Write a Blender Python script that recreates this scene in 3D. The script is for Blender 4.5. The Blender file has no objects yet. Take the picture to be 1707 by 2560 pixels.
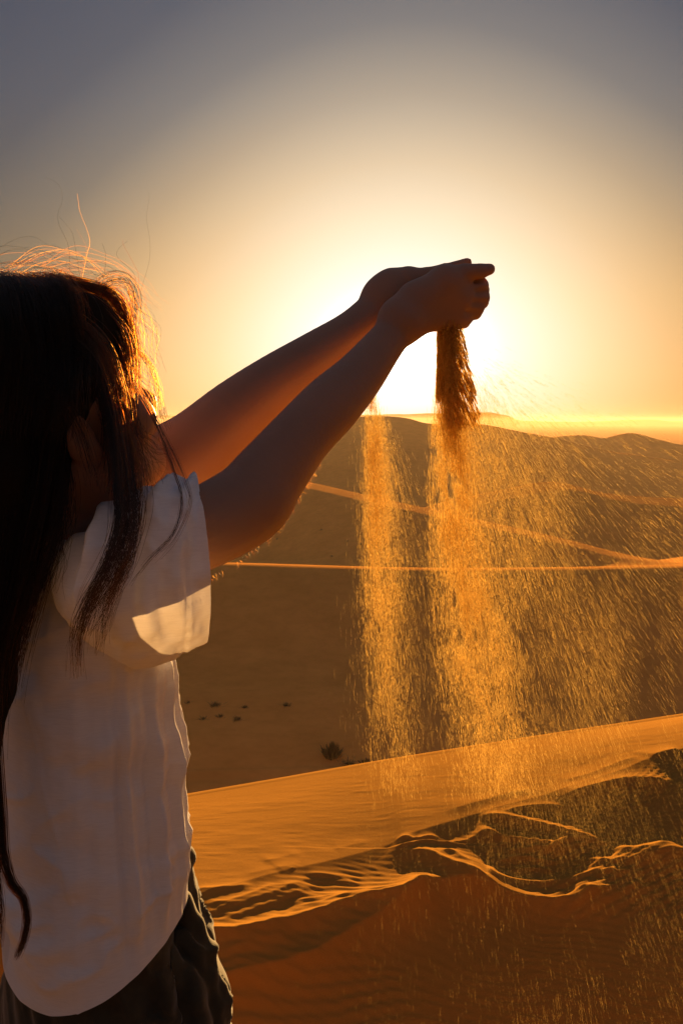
import bpy, bmesh, math, random
import numpy as np

random.seed(7)
rng = np.random.default_rng(7)
sc = bpy.context.scene
COL = sc.collection
R = math.radians

# ------------------------------------------------------------------ camera
F = 1991.0                      # focal length in photo pixels (photo is 1707 x 2560)
EYE = 1.48
PITCH = math.atan(227.0 / F)
CP, SP = math.cos(PITCH), math.sin(PITCH)
cam_d = bpy.data.cameras.new('camera')
cam_d.sensor_fit = 'VERTICAL'
cam_d.sensor_height = 36.0
cam_d.lens = F * 36.0 / 2560.0
cam_d.clip_start = 0.05
cam_d.clip_end = 60000
cam = bpy.data.objects.new('camera', cam_d)
cam.location = (0, 0, EYE)
cam.rotation_euler = (math.pi / 2 - PITCH, 0, 0)
COL.objects.link(cam)
sc.camera = cam


def P(px, py, Y):
    """the point that stands Y metres ahead in the direction of a photo pixel"""
    u = (px - 853.5) / F
    v = (1280.0 - py) / F
    dy = CP + v * SP
    dz = -SP + v * CP
    s = Y / dy
    return np.array([u * s, Y, EYE + dz * s])


# ------------------------------------------------------------------ sun, sky, exposure
SUN_AZ = math.atan((1004 - 853.5) / F)        # to the right of straight ahead
SUN_EL = R(5.2)
SUN = np.array([math.sin(SUN_AZ) * math.cos(SUN_EL), math.cos(SUN_AZ) * math.cos(SUN_EL), math.sin(SUN_EL)])
EXPOSURE = 1.95
sun_d = bpy.data.lights.new('sun', 'SUN')
sun_d.energy = 5.0
sun_d.angle = R(0.55)
sun_d.color = (1.0, 0.55, 0.18)
sun_o = bpy.data.objects.new('sun', sun_d)
from mathutils import Vector, Matrix
sun_o.rotation_euler = Vector(SUN).to_track_quat('Z', 'Y').to_euler()
sun_o.location = (0, 0, 30)
COL.objects.link(sun_o)

sc.view_settings.view_transform = 'Standard'
try:
    sc.view_settings.look = 'None'
except Exception:
    pass
sc.view_settings.gamma = 1.0
sc.view_settings.use_curve_mapping = False
sc.view_settings.exposure = EXPOSURE
sc.render.engine = 'CYCLES'
sc.cycles.max_bounces = 8
sc.cycles.transparent_max_bounces = 24
sc.cycles.volume_bounces = 1
sc.cycles.use_denoising = True
sc.cycles.use_adaptive_sampling = False
sc.cycles.sample_clamp_indirect = 6.0

world = bpy.data.worlds.new('World')
sc.world = world
world.use_nodes = True


class NT:
    """small helper for node trees"""
    def __init__(self, nt):
        self.nt = nt
        nt.nodes.clear()

    def n(self, t, **kw):
        nd = self.nt.nodes.new(t)
        for k, v in kw.items():
            setattr(nd, k, v)
        return nd

    def link(self, a, b):
        self.nt.links.new(a, b)

    def put(self, sock, v):
        if hasattr(v, 'is_output'):
            self.link(v, sock)
        else:
            sock.default_value = v

    def math(self, op, a, b=0.0, c=None):
        m = self.n('ShaderNodeMath', operation=op)
        self.put(m.inputs[0], a)
        self.put(m.inputs[1], b)
        if c is not None:
            self.put(m.inputs[2], c)
        return m.outputs[0]

    def mix(self, blend, fac, a, b):
        m = self.n('ShaderNodeMix', data_type='RGBA', blend_type=blend)
        self.put(m.inputs[0], fac)
        self.put(m.inputs[6], a)
        self.put(m.inputs[7], b)
        return m.outputs[2]

    def ramp(self, fac, stops, interp='LINEAR'):
        r = self.n('ShaderNodeValToRGB')
        r.color_ramp.interpolation = interp
        el = r.color_ramp.elements
        while len(el) > 1:
            el.remove(el[-1])
        el[0].position = stops[0][0]
        el[0].color = stops[0][1]
        for p, c in stops[1:]:
            e = el.new(p)
            e.color = c
        self.link(fac, r.inputs[0])
        return r.outputs[0]

    def noise(self, vec, scale, detail=3.0, rough=0.5):
        nz = self.n('ShaderNodeTexNoise')
        if vec is not None:
            self.link(vec, nz.inputs['Vector'])
        nz.inputs['Scale'].default_value = scale
        nz.inputs['Detail'].default_value = detail
        nz.inputs['Roughness'].default_value = rough
        return nz.outputs[0]


w = NT(world.node_tree)
tc = w.n('ShaderNodeTexCoord')
sep = w.n('ShaderNodeSeparateXYZ')
w.link(tc.outputs['Generated'], sep.inputs[0])
el = w.math('MULTIPLY', w.math('ARCSINE', w.math('MINIMUM', w.math('MAXIMUM', sep.outputs[2], -1.0), 1.0)), 180 / math.pi)
az = w.math('MULTIPLY', w.math('ARCTAN2', sep.outputs[0], sep.outputs[1]), 180 / math.pi)
elc = w.math('MAXIMUM', el, 0.0)
daz = w.math('SUBTRACT', az, math.degrees(SUN_AZ))
de = w.math('SUBTRACT', elc, math.degrees(SUN_EL))
# dust aureole: brightness falls with the angle from the sun, stretched a little along the horizon
a1 = w.math('MULTIPLY', daz, w.math('MULTIPLY_ADD', w.math('MINIMUM', elc, 30.0), 0.013, 0.62))
dist = w.math('SQRT', w.math('ADD', w.math('MULTIPLY', a1, a1), w.math('MULTIPLY', de, de)))
t = w.math('DIVIDE', dist, 60.0)
SKY = [(0.0, (9.0, 8.3, 7.0, 1)), (1.1 / 60, (3.6, 3.4, 2.95, 1)), (2.6 / 60, (1.5, 1.44, 1.30, 1)),
       (5.0 / 60, (1.0, 0.97, 0.91, 1)), (8.5 / 60, (0.88, 0.81, 0.69, 1)), (12.0 / 60, (0.68, 0.58, 0.45, 1)),
       (16.0 / 60, (0.40, 0.345, 0.285, 1)), (20.0 / 60, (0.188, 0.184, 0.190, 1)), (25.0 / 60, (0.086, 0.098, 0.130, 1)),
       (32.0 / 60, (0.056, 0.070, 0.106, 1)), (1.0, (0.092, 0.102, 0.140, 1))]
base = w.ramp(t, SKY)
# low dust band: orange and brighter towards the horizon
band = w.ramp(w.math('DIVIDE', elc, 26.0), [(0.0, (0.88, 0.47, 0.15, 1)), (0.035, (1.16, 0.64, 0.20, 1)), (0.12, (1.28, 0.76, 0.28, 1)), (0.31, (1.26, 0.87, 0.43, 1)),
                                            (0.54, (1.12, 0.94, 0.70, 1)), (0.78, (1.02, 0.985, 0.93, 1)), (1.0, (1.0, 1.0, 1.0, 1))])
# the band does not tint the white core round the sun
keep = w.ramp(w.math('DIVIDE', dist, 15.0), [(0.0, (0, 0, 0, 1)), (0.28, (0.0, 0.0, 0.0, 1)), (0.60, (0.60, 0.60, 0.60, 1)), (1.0, (1, 1, 1, 1))])
tint = w.mix('MIX', keep, (1, 1, 1, 1), band)
skyc = w.mix('MULTIPLY', 1.0, base, tint)
nish = w.n('ShaderNodeTexSky', sky_type='NISHITA')
nish.sun_disc = False
nish.sun_elevation = SUN_EL
nish.sun_rotation = SUN_AZ
nish.dust_density = 4.0
nish.air_density = 1.0
nish.altitude = 700
STR = 0.06
k = 1.0 / (STR * 2 ** EXPOSURE)
scaled = w.mix('MULTIPLY', 1.0, skyc, (k * 0.97, k * 0.97, k * 0.97, 1))
both = w.mix('ADD', 0.025, scaled, nish.outputs[0])
bg = w.n('ShaderNodeBackground')
w.link(both, bg.inputs[0])
bg.inputs[1].default_value = STR
ow = w.n('ShaderNodeOutputWorld')
w.link(bg.outputs[0], ow.inputs[0])

# ------------------------------------------------------------------ object helpers


def link(o, parent=None):
    COL.objects.link(o)
    if parent is not None:
        o.parent = parent
    return o


def tag(o, label=None, cat=None, group=None, kind=None):
    if label:
        o['label'] = label
    if cat:
        o['category'] = cat
    if group:
        o['group'] = group
    if kind:
        o['kind'] = kind
    return o


def empty(name, loc):
    o = bpy.data.objects.new(name, None)
    o.location = loc
    o.empty_display_size = 0.1
    return link(o)


def mesh_from(name, verts, faces, mat=None, parent=None, smooth=True):
    """faces: (n,4) or (n,3) integer array; verts in world space"""
    verts = np.asarray(verts, dtype=np.float32)
    faces = np.asarray(faces, dtype=np.int32)
    me = bpy.data.meshes.new(name)
    nv, nf, k = len(verts), len(faces), faces.shape[1]
    me.vertices.add(nv)
    if parent is not None:
        verts = verts - np.array(parent.location, dtype=np.float32)
    me.vertices.foreach_set('co', verts.ravel())
    me.loops.add(nf * k)
    me.loops.foreach_set('vertex_index', faces.ravel())
    me.polygons.add(nf)
    me.polygons.foreach_set('loop_start', np.arange(0, nf * k, k, dtype=np.int32))
    me.polygons.foreach_set('loop_total', np.full(nf, k, dtype=np.int32))
    if smooth:
        me.polygons.foreach_set('use_smooth', np.ones(nf, dtype=bool))
    me.update(calc_edges=True)
    me.validate()
    if mat:
        me.materials.append(mat)
    o = bpy.data.objects.new(name, me)
    return link(o, parent)


def grid_faces(nr, nc):
    i = np.arange(nr - 1)[:, None] * nc + np.arange(nc - 1)[None, :]
    i = i.ravel()
    return np.stack([i, i + 1, i + nc + 1, i + nc], 1)


def hash3(ix, iy, iz, seed):
    h = (ix * 374761393 + iy * 668265263 + iz * 2147483647 + seed * 1274126177) & 0xFFFFFFFF
    h = ((h ^ (h >> 13)) * 1274126177) & 0xFFFFFFFF
    h = h ^ (h >> 16)
    return (h & 0xFFFFFF) / float(0xFFFFFF)


def vnoise(p, seed=0):
    """smooth value noise in -1..1, p is (...,3)"""
    p = np.asarray(p, dtype=np.float64)
    i = np.floor(p).astype(np.int64)
    f = p - i
    u = f * f * f * (f * (f * 6 - 15) + 10)
    out = 0.0
    for dx in (0, 1):
        wx = u[..., 0] if dx else 1 - u[..., 0]
        for dy in (0, 1):
            wy = u[..., 1] if dy else 1 - u[..., 1]
            for dz in (0, 1):
                wz = u[..., 2] if dz else 1 - u[..., 2]
                out = out + wx * wy * wz * hash3(i[..., 0] + dx, i[..., 1] + dy, i[..., 2] + dz, seed)
    return out * 2 - 1


def fbm(p, octv=4, seed=0, gain=0.5):
    a, s, tot = 1.0, 0.0, 0.0
    p = np.asarray(p, dtype=np.float64)
    for o in range(octv):
        s = s + a * vnoise(p, seed + o * 17)
        tot += a
        a *= gain
        p = p * 2.03 + 11.3
    return s / tot


def xy0(x, y, sx=1.0, sy=1.0):
    return np.stack([x * sx, y * sy, np.zeros_like(x)], -1)


# ------------------------------------------------------------------ materials


def mat(name):
    m = bpy.data.materials.new(name)
    m.use_nodes = True
    return m, NT(m.node_tree)


def out(t, surf, vol=None):
    o = t.n('ShaderNodeOutputMaterial')
    if surf is not None:
        t.link(surf, o.inputs['Surface'])
    if vol is not None:
        t.link(vol, o.inputs['Volume'])


def sand_material(name, grain_scale, bump_d, ripple=None, sp=1.0, lum=1.0, gr=1.0):
    m, t = mat(name)
    tcn = t.n('ShaderNodeTexCoord')
    pos = tcn.outputs['Object']
    big = t.noise(pos, 0.35, 4.0)
    fine = t.noise(pos, grain_scale, 2.0, 0.7)
    c = t.ramp(big, [(0.3, (0.41 * lum, 0.202 * lum * gr, 0.040 * lum, 1)), (0.7, (0.48 * lum, 0.240 * lum * gr, 0.050 * lum, 1))])
    speck = t.ramp(fine, [(0.28, (1 - .34 * sp, 1 - .38 * sp, 1 - .42 * sp, 1)), (0.55, (1.0, 1.0, 1.0, 1)), (0.80, (1 + .16 * sp, 1 + .14 * sp, 1 + .1 * sp, 1))])
    c = t.mix('MULTIPLY', 1.0, c, speck)
    b = t.n('ShaderNodeBsdfPrincipled')
    t.link(c, b.inputs['Base Color'])
    b.inputs['Roughness'].default_value = 0.95
    b.inputs['Specular IOR Level'].default_value = 0.0
    bump = t.n('ShaderNodeBump')
    bump.inputs['Strength'].default_value = 0.6
    bump.inputs['Distance'].default_value = bump_d
    h = fine
    if ripple:
        mp = t.n('ShaderNodeMapping')
        t.link(pos, mp.inputs[0])
        mp.inputs['Scale'].default_value = ripple
        mp.inputs['Rotation'].default_value = (0, 0, R(12))
        rp = t.noise(mp.outputs[0], 1.0, 4.0, 0.6)
        h = t.math('ADD', t.math('MULTIPLY', fine, 0.5), t.math('MULTIPLY', rp, 1.6))
    t.link(h, bump.inputs['Height'])
    t.link(bump.outputs[0], b.inputs['Normal'])
    out(t, b.outputs[0])
    return m


M_SAND_NEAR = sand_material('sand_near', 420.0, 0.003, (2.2, 9.0, 4.0), 1.0, 0.80)
M_SAND_FAR = sand_material('sand_far', 1.2, 0.03, (0.05, 0.25, 0.2), 0.25, 1.36, 0.89)


# ------------------------------------------------------------------ near dune
def crest(pts):
    """pixel+distance points -> arrays x, y, z sorted by x"""
    a = np.array([P(*p) for p in pts])
    return a[np.argsort(a[:, 0])]


def along(c, x, col):
    """interpolate with straight extrapolation"""
    v = np.interp(x, c[:, 0], c[:, col])
    s0 = (c[1, col] - c[0, col]) / (c[1, 0] - c[0, 0])
    s1 = (c[-1, col] - c[-2, col]) / (c[-1, 0] - c[-2, 0])
    v = np.where(x < c[0, 0], c[0, col] + np.clip(s0 * 0.5, -0.6, 0.6) * (x - c[0, 0]), v)
    v = np.where(x > c[-1, 0], c[-1, col] + np.clip(s1 * 0.5, -0.6, 0.6) * (x - c[-1, 0]), v)
    return v


def dens(pts, n=10):
    """smooth a pixel polyline (Catmull-Rom)"""
    p = np.array(pts, dtype=float)
    if len(p) < 3:
        tt = np.linspace(0, 1, n)[:, None]
        return p[0] * (1 - tt) + p[-1] * tt
    q = np.vstack([2 * p[0] - p[1], p, 2 * p[-1] - p[-2]])
    o = []
    for i in range(1, len(q) - 2):
        for s in np.linspace(0, 1, n, endpoint=False):
            a, b, c, d = q[i - 1], q[i], q[i + 1], q[i + 2]
            o.append(0.5 * ((2 * b) + (c - a) * s + (2 * a - 5 * b + 4 * c - d) * s * s + (3 * b - a - 3 * c + d) * s ** 3))
    o.append(p[-1])
    return np.array(o)


# brow where the dark wind-carved slope meets the lit back of the dune
def brow_y(px):
    return 4.45 + (px - 490) * (6.35 - 4.45) / 1217.0


BROW = crest(dens([(p, q, brow_y(p)) for p, q in [(300, 2300), (490, 2242), (700, 2182), (850, 2147), (960, 2116), (1030, 2082),
                   (1150, 2046), (1300, 2004), (1450, 1963), (1560, 1924), (1610, 1900), (1707, 1870), (1900, 1800)]], 5))
EDGE = crest(dens([(p, q, brow_y(p) + 2.0 - (p - 450) * 0.00045) for p, q in [(250, 2030), (447, 1996), (700, 1952), (950, 1908), (1200, 1868),
                   (1450, 1829), (1707, 1790), (2000, 1745)]], 5))
TROUGH = crest([(200, 2720, 3.26), (490, 2720, 3.28), (700, 2720, 3.335), (1200, 2720, 3.39), (1707, 2720, 3.335), (2100, 2720, 3.25)])


def near_base(x, y):
    yb, zb = along(BROW, x, 1), along(BROW, x, 2)
    ye, ze = along(EDGE, x, 1), along(EDGE, x, 2)
    yt, zt = along(TROUGH, x, 1), along(TROUGH, x, 2)
    yf = 1.45
    z = np.zeros_like(x)
    s = np.clip((y - yf) / (yt - yf), 0, 1)
    z = np.where(y < yt, zt * (s * s * (3 - 2 * s) * 0.5 + s * 0.5), z)
    s = np.clip((y - yt) / (yb - yt), 0, 1)
    z = np.where((y >= yt) & (y < yb), zt + (zb - zt) * s, z)
    s = (y - yb) / (ye - yb)
    z = np.where((y >= yb) & (y < ye), zb + (ze - zb) * s + 0.03 * np.sin(np.clip(s, 0, 1) * math.pi), z)
    d = np.maximum(y - ye, 0)
    slope = (zb - ze) / (ye - yb)
    z = np.where(y >= ye, ze - slope * 0.0 - 0.62 * (np.sqrt(d * d + 0.04) - 0.2) - 0.05 * d, z)
    return z


def on_near(px, py):
    """where a photo pixel's line of sight meets the near dune"""
    px, py = np.asarray(px, float), np.asarray(py, float)
    Y = np.linspace(1.6, 8.6, 1000)
    u = (px[:, None] - 853.5) / F
    v = (1280.0 - py[:, None]) / F
    dy, dz = CP + v * SP, -SP + v * CP
    X = u / dy * Y
    Z = EYE + dz / dy * Y
    g = near_base(X, np.broadcast_to(Y, X.shape)) - Z
    i = np.argmax(g > 0, axis=1)
    r = np.arange(len(px))
    return np.stack([X[r, i], Y[i]], 1)


# wind-carved ridges on the dark slope: pixel polyline, height, width on the near side, width on the far side
RIDGES = [
    ([(959, 2124), (1003, 2141), (1058, 2154), (1090, 2176), (1134, 2206), (1189, 2231), (1260, 2253), (1325, 2272), (1396, 2275), (1451, 2266), (1489, 2245), (1522, 2223), (1580, 2212)], .066, .08, .085),
    ([(1150, 2192), (1232, 2209), (1315, 2223), (1396, 2220), (1479, 2201), (1560, 2199), (1659, 2184)], .036, .06, .06),
    ([(1190, 2040), (1227, 2045), (1287, 2056), (1369, 2075), (1440, 2094), (1495, 2111), (1560, 2125)], .036, .06, .06),
    ([(1180, 2075), (1211, 2083), (1265, 2105), (1325, 2113), (1386, 2122), (1418, 2105), (1440, 2094)], .036, .06, .055),
    ([(1250, 2142), (1295, 2134), (1340, 2133), (1391, 2130), (1418, 2112)], .022, .035, .035),
    ([(1230, 2166), (1270, 2156), (1315, 2152), (1369, 2163), (1407, 2160)], .022, .035, .035),
    ([(1260, 2185), (1325, 2180), (1391, 2186)], .018, .03, .03),
    ([(970, 2122), (1014, 2127), (1069, 2119), (1112, 2122), (1150, 2112)], .024, .035, .035),
    ([(1069, 2154), (1129, 2149), (1151, 2165), (1189, 2187), (1250, 2200)], .024, .035, .035),
    ([(985, 2100), (1014, 2096), (1040, 2104), (1069, 2098), (1100, 2092)], .018, .03, .03),
    ([(1120, 2104), (1150, 2110), (1185, 2098), (1205, 2078)], .016, .03, .03),
    ([(1369, 2007), (1440, 1988), (1506, 1971), (1571, 1958), (1642, 1960), (1707, 1966)], .040, .07, .09),
    ([(1240, 2042), (1310, 2022), (1380, 2018), (1410, 2030)], .016, .04, .05),
    ([(1429, 2149), (1495, 2168), (1560, 2168), (1626, 2154), (1703, 2138), (1760, 2130)], .040, .08, .08),
    ([(1520, 2130), (1600, 2140), (1700, 2115)], .034, .08, .06),
    ([(1420, 2240), (1480, 2255), (1560, 2235), (1640, 2215)], .030, .08, .07),
    # left part
    ([(420, 2372), (540, 2375), (600, 2376), (700, 2350), (780, 2332), (850, 2308), (921, 2292), (987, 2288), (1041, 2269), (1096, 2222)], .072, .09, .15),
    ([(380, 2520), (520, 2490), (600, 2470), (700, 2450), (790, 2418), (850, 2384), (905, 2351), (987, 2309), (1041, 2275), (1096, 2245), (1180, 2246), (1260, 2262)], .085, .12, .26),
    ([(700, 2272), (790, 2272), (850, 2270), (959, 2277), (1010, 2262)], .014, .03, .03),
    ([(720, 2292), (790, 2294), (860, 2281), (940, 2284)], .012, .03, .03),
    ([(490, 2326), (560, 2290), (640, 2268), (720, 2235), (790, 2190)], .018, .05, .09),
    ([(520, 2350), (590, 2316), (660, 2290), (730, 2255), (800, 2215)], .022, .05, .13),
    ([(500, 2272), (570, 2274), (640, 2248), (700, 2218)], .012, .04, .04),
    ([(470, 2228), (560, 2226), (640, 2220)], .012, .05, .04),
    ([(760, 2194), (800, 2192), (850, 2204), (900, 2232)], .010, .04, .04),
    ([(540, 2448), (600, 2410), (680, 2388), (740, 2372)], .020, .07, .14),
    # shallow scars on the lit band
    ([(600, 2192), (660, 2180), (720, 2168), (760, 2164)], .004, .05, .07),
    ([(655, 2158), (700, 2146), (760, 2132)], .0055, .05, .09),
    ([(690, 2178), (715, 2172), (745, 2178)], .004, .04, .07),
    ([(830, 2124), (870, 2116), (930, 2104)], .004, .05, .07),
    ([(1100, 2034), (1180, 2012), (1260, 1988), (1340, 1970)], .010, .06, .09),
    ([(1380, 1962), (1470, 1938), (1550, 1906), (1600, 1890)], .010, .06, .09),
    ([(1620, 1896), (1665, 1882), (1707, 1878)], .02, .06, .08),
]


def near_height(x, y):
    z = near_base(x, y)
    for pts, amp, wn, wf in RIDGES:
        pl = dens(pts, 5)
        q = on_near(pl[:, 0], pl[:, 1])
        lo, hi = q.min(0) - 0.5, q.max(0) + 0.5
        m = (x > lo[0]) & (x < hi[0]) & (y > lo[1]) & (y < hi[1])
        if not m.any():
            continue
        pxy = np.stack([x[m], y[m]], 1)
        best = np.full(len(pxy), 9.0)
        side = np.zeros(len(pxy))
        par = np.zeros(len(pxy))
        n = len(q) - 1
        for i in range(n):
            a, b = q[i], q[i + 1]
            ab = b - a
            L2 = ab @ ab + 1e-12
            s = np.clip(((pxy - a) @ ab) / L2, 0, 1)
            dv = pxy - a - s[:, None] * ab
            d = np.hypot(dv[:, 0], dv[:, 1])
            up = d < best
            best = np.where(up, d, best)
            side = np.where(up, dv[:, 1], side)
            par = np.where(up, (i + s) / n, par)
        soft = 1.35 if np.mean(pl[:, 0]) > 1100 else 1.0
        wv = np.where(side > 0, wf * soft, wn * soft)
        fade = np.clip(np.minimum(par, 1 - par) / (0.10 if amp > .07 else 0.24), 0, 1)
        fade = fade * fade * (3 - 2 * fade)
        sh = np.exp(-np.abs(best / wv) ** 1.2)
        z[m] += 1.25 * amp * fade * sh 
    # low ripples and unevenness of the carved slope
    yb, ye = along(BROW, x, 1), along(EDGE, x, 1)
    dark = np.clip((yb - y) / 0.25, 0, 1)
    z = z + dark * (0.004 * fbm(xy0(x, y, 1.6, 4.0), 3, 3) + 0.0010 * np.sin(95 * (y + 0.35 * x + 0.10 * fbm(xy0(x, y, 2.5, 2.5), 2, 5))))
    flow = y - 0.30 * x + 0.22 * fbm(xy0(x, y, 1.1, 1.1), 2, 55) - 0.10 * (x - 0.6) ** 2
    patch = np.clip(0.35 + 1.3 * fbm(xy0(x, y, 1.3, 1.7), 2, 57), 0, 1)
    z = z + dark * patch * 0.0045 * np.sin(flow * 82 + 1.5 * fbm(xy0(x, y, 5, 5), 2, 59))
    lit = np.clip((y - yb) / 0.2, 0, 1) * np.clip((ye - y) / 0.5, 0, 1)
    z = z + lit * (0.006 * fbm(xy0(x, y, 1.5, 3.0), 3, 9) + 0.0016 * fbm(xy0(x, y, 6, 22), 3, 19))
    return z


ys = np.concatenate([np.linspace(-45, 0.4, 16)[:-1], np.linspace(0.4, 2.9, 36)[:-1], np.linspace(2.9, 6.6, 390)[:-1],
                     np.linspace(6.6, 8.6, 100)[:-1], np.linspace(8.6, 34, 24)])
us = np.concatenate([np.linspace(-1.6, -0.52, 26)[:-1], np.linspace(-0.52, 0.56, 430)[:-1], np.linspace(0.56, 1.6, 26)])
wy = np.where(ys > 1.6, ys, 1.6 + 0.9 * np.maximum(1.6 - ys, 0) * 0.75)
GX = us[None, :] * wy[:, None]
GY = np.broadcast_to(ys[:, None], GX.shape).copy()
GZ = near_height(GX.copy(), GY)
near = mesh_from('near_dune', np.stack([GX.ravel(), GY.ravel(), GZ.ravel()], 1), grid_faces(len(ys), len(us)), M_SAND_NEAR)
tag(near, 'bright orange dune back with wind-carved dark slope below', kind='structure')

# ------------------------------------------------------------------ valley and far dunes
FLOOR = -12.55
DUNES = [  # crest points (px, py, metres), front slope, back slope, roundness, flat top
    ([(-200, 1400, 60), (200, 1404, 60), (590, 1411, 60), (1000, 1423, 59), (1300, 1424, 58), (1707, 1418, 57), (2300, 1408, 56)], .235, .20, 1.2, 0),
    ([(200, 1130, 200), (600, 1190, 165), (760, 1219, 142), (920, 1255, 128), (1100, 1294, 112), (1400, 1360, 92), (1640, 1421, 76), (1800, 1470, 66)], .24, .03, 0.8, 1),
    ([(1050, 1300, 132), (1150, 1274, 136), (1280, 1247, 140), (1420, 1224, 144), (1560, 1254, 140), (1707, 1267, 136), (2000, 1275, 132)], .22, .08, 1.2, 2),
    ([(-300, 1080, 345), (200, 1072, 345), (420, 1068, 345), (560, 1075, 340), (700, 1072, 340), (800, 1060, 340), (870, 1046, 340), (930, 1040, 340),
      (1010, 1044, 340), (1060, 1057, 340), (1100, 1059, 340), (1200, 1060, 340), (1300, 1079, 340), (1390, 1096, 340), (1500, 1125, 340), (1650, 1170, 330), (1900, 1210, 320)], .22, .10, 4.0, 0),
    ([(1150, 1130, 400), (1300, 1105, 410), (1390, 1092, 420), (1460, 1088, 420), (1510, 1095, 420), (1575, 1082, 410), (1640, 1098, 400), (1707, 1112, 395), (1900, 1130, 390)], .22, .12, 3.0, 0),
    ([(1300, 1150, 330), (1450, 1128, 330), (1600, 1140, 325), (1707, 1155, 320), (1950, 1160, 315)], .20, .07, 3.0, 1),
]


def smax(a, b, k):
    h = np.clip(0.5 + 0.5 * (a - b) / k, 0, 1)
    return b * (1 - h) + a * h + k * h * (1 - h)


def far_height(x, y):
    z = FLOOR - 10 * np.clip((y - 50) / 60, 0, 1) + 0 * x
    z = z + 0.30 * fbm(xy0(x, y, 1 / 30, 1 / 11), 3, 31) * np.clip((y - 12) / 20, 0, 1)
    z = z + 1.3 * fbm(xy0(x, y, 1 / 120, 1 / 70), 3, 37) * np.clip((y - 150) / 200, 0, 1)
    # long shallow wheel tracks across the valley floor
    for ty, am in ((29.2, .05), (30.1, .06), (31.2, .05)):
        dd = y - ty - 0.02 * x - 0.25 * np.sin(x * 0.12 + ty)
        z = z + am * np.exp(-(dd / .18) ** 2) - am * np.exp(-((dd - .35) / .2) ** 2)
    for pts, sf, sb, rnd, top in DUNES:
        c = crest(dens(pts, 6))
        yc, zc = along(c, x, 1), along(c, x, 2)
        wob = 0.010 * yc * fbm(xy0(x, y, 0.045 * 60 / np.mean(c[:, 1]), 0.02), 2, int(sf * 1000) + len(pts))
        d = y - yc - wob * 0.4
        front = np.where(d < 0, sf * (np.sqrt(d * d + rnd * rnd) - rnd), 0)
        fl = 0.075 * yc if top else 0.0
        rise = {0: 0.0, 1: 0.02, 2: 0.050}[top]
        db = np.maximum(d, 0)
        back = np.where(db < fl, -rise * db, -rise * fl + (sb if not top else .16) * (np.sqrt((db - fl) ** 2 + rnd * rnd) - rnd))
        h = zc - front - np.where(d > 0, back, 0)
        z = smax(z, h, 1.2 if yc.mean() < 100 else 2.2)
    # low plateau at the horizon
    m = crest([(-900, 1046, 4300), (100, 1040, 4300), (300, 1036, 4300), (470, 1040, 4300), (900, 1037, 4300), (1090, 1033, 4300), (1230, 1031, 4300),
               (1270, 1037, 4300), (1300, 1050, 4300), (1400, 1053, 4300), (1560, 1055, 4300), (1650, 1050, 4300), (1707, 1054, 4300), (2600, 1050, 4300)])
    zc = along(m, x, 2) + 6 * fbm(xy0(x, y, 1 / 150, 0), 3, 51)
    h = zc - 0.30 * np.maximum(4300 - y, 0)
    z = np.maximum(z, np.where(y > 3800, h, -1e3))
    return z


ysf = np.concatenate([np.geomspace(14, 30, 60)[:-1], np.geomspace(30, 60, 120)[:-1], np.geomspace(60, 480, 270)[:-1], np.geomspace(480, 4200, 36)[:-1], np.linspace(4200, 4700, 8)])
usf = np.concatenate([np.linspace(-1.3, -0.52, 16)[:-1], np.linspace(-0.52, 0.56, 360)[:-1], np.linspace(0.56, 1.3, 16)])
FX = usf[None, :] * ysf[:, None]
FY = np.broadcast_to(ysf[:, None], FX.shape).copy()
FZ = far_height(FX, FY)
far = mesh_from('desert_terrain', np.stack([FX.ravel(), FY.ravel(), FZ.ravel()], 1), grid_faces(len(ysf), len(usf)), M_SAND_FAR)
tag(far, 'rolling orange dunes and valley reaching to the hazy horizon', kind='structure')

# ------------------------------------------------------------------ haze
m_haze, t = mat('haze_air')
pv = t.n('ShaderNodeVolumePrincipled')
pv.inputs['Color'].default_value = (1.0, 0.78, 0.56, 1)
pv.inputs['Density'].default_value = 0.00017
pv.inputs['Anisotropy'].default_value = 0.30
out(t, None, pv.outputs[0])
hz = np.array([(x, y, z) for z in (-36.0, 16.0) for y in (-60.0, 4900.0) for x in (-6900.0, 6900.0)])
haze = mesh_from('haze', hz, np.array([[0, 2, 3, 1], [4, 5, 7, 6], [0, 1, 5, 4], [2, 6, 7, 3], [0, 4, 6, 2], [1, 3, 7, 5]]), m_haze, smooth=False)
tag(haze, 'warm dusty air over the dunes', kind='stuff')

# ------------------------------------------------------------------ desert shrubs
m_shrub, t = mat('dry_shrub')
b = t.n('ShaderNodeBsdfPrincipled')
tcn = t.n('ShaderNodeTexCoord')
t.link(t.ramp(t.noise(tcn.outputs['Object'], 3.0), [(0.3, (0.05, 0.045, 0.022, 1)), (0.7, (0.10, 0.08, 0.04, 1))]), b.inputs['Base Color'])
b.inputs['Roughness'].default_value = 0.9
out(t, b.outputs[0])


def on_far(px, py):
    Y = np.geomspace(14.5, 440, 3000)
    p = np.array([P(px, py, y) for y in Y])
    g = far_height(p[:, 0], p[:, 1]) - p[:, 2]
    return p[int(np.argmax(g > 0))]


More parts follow.
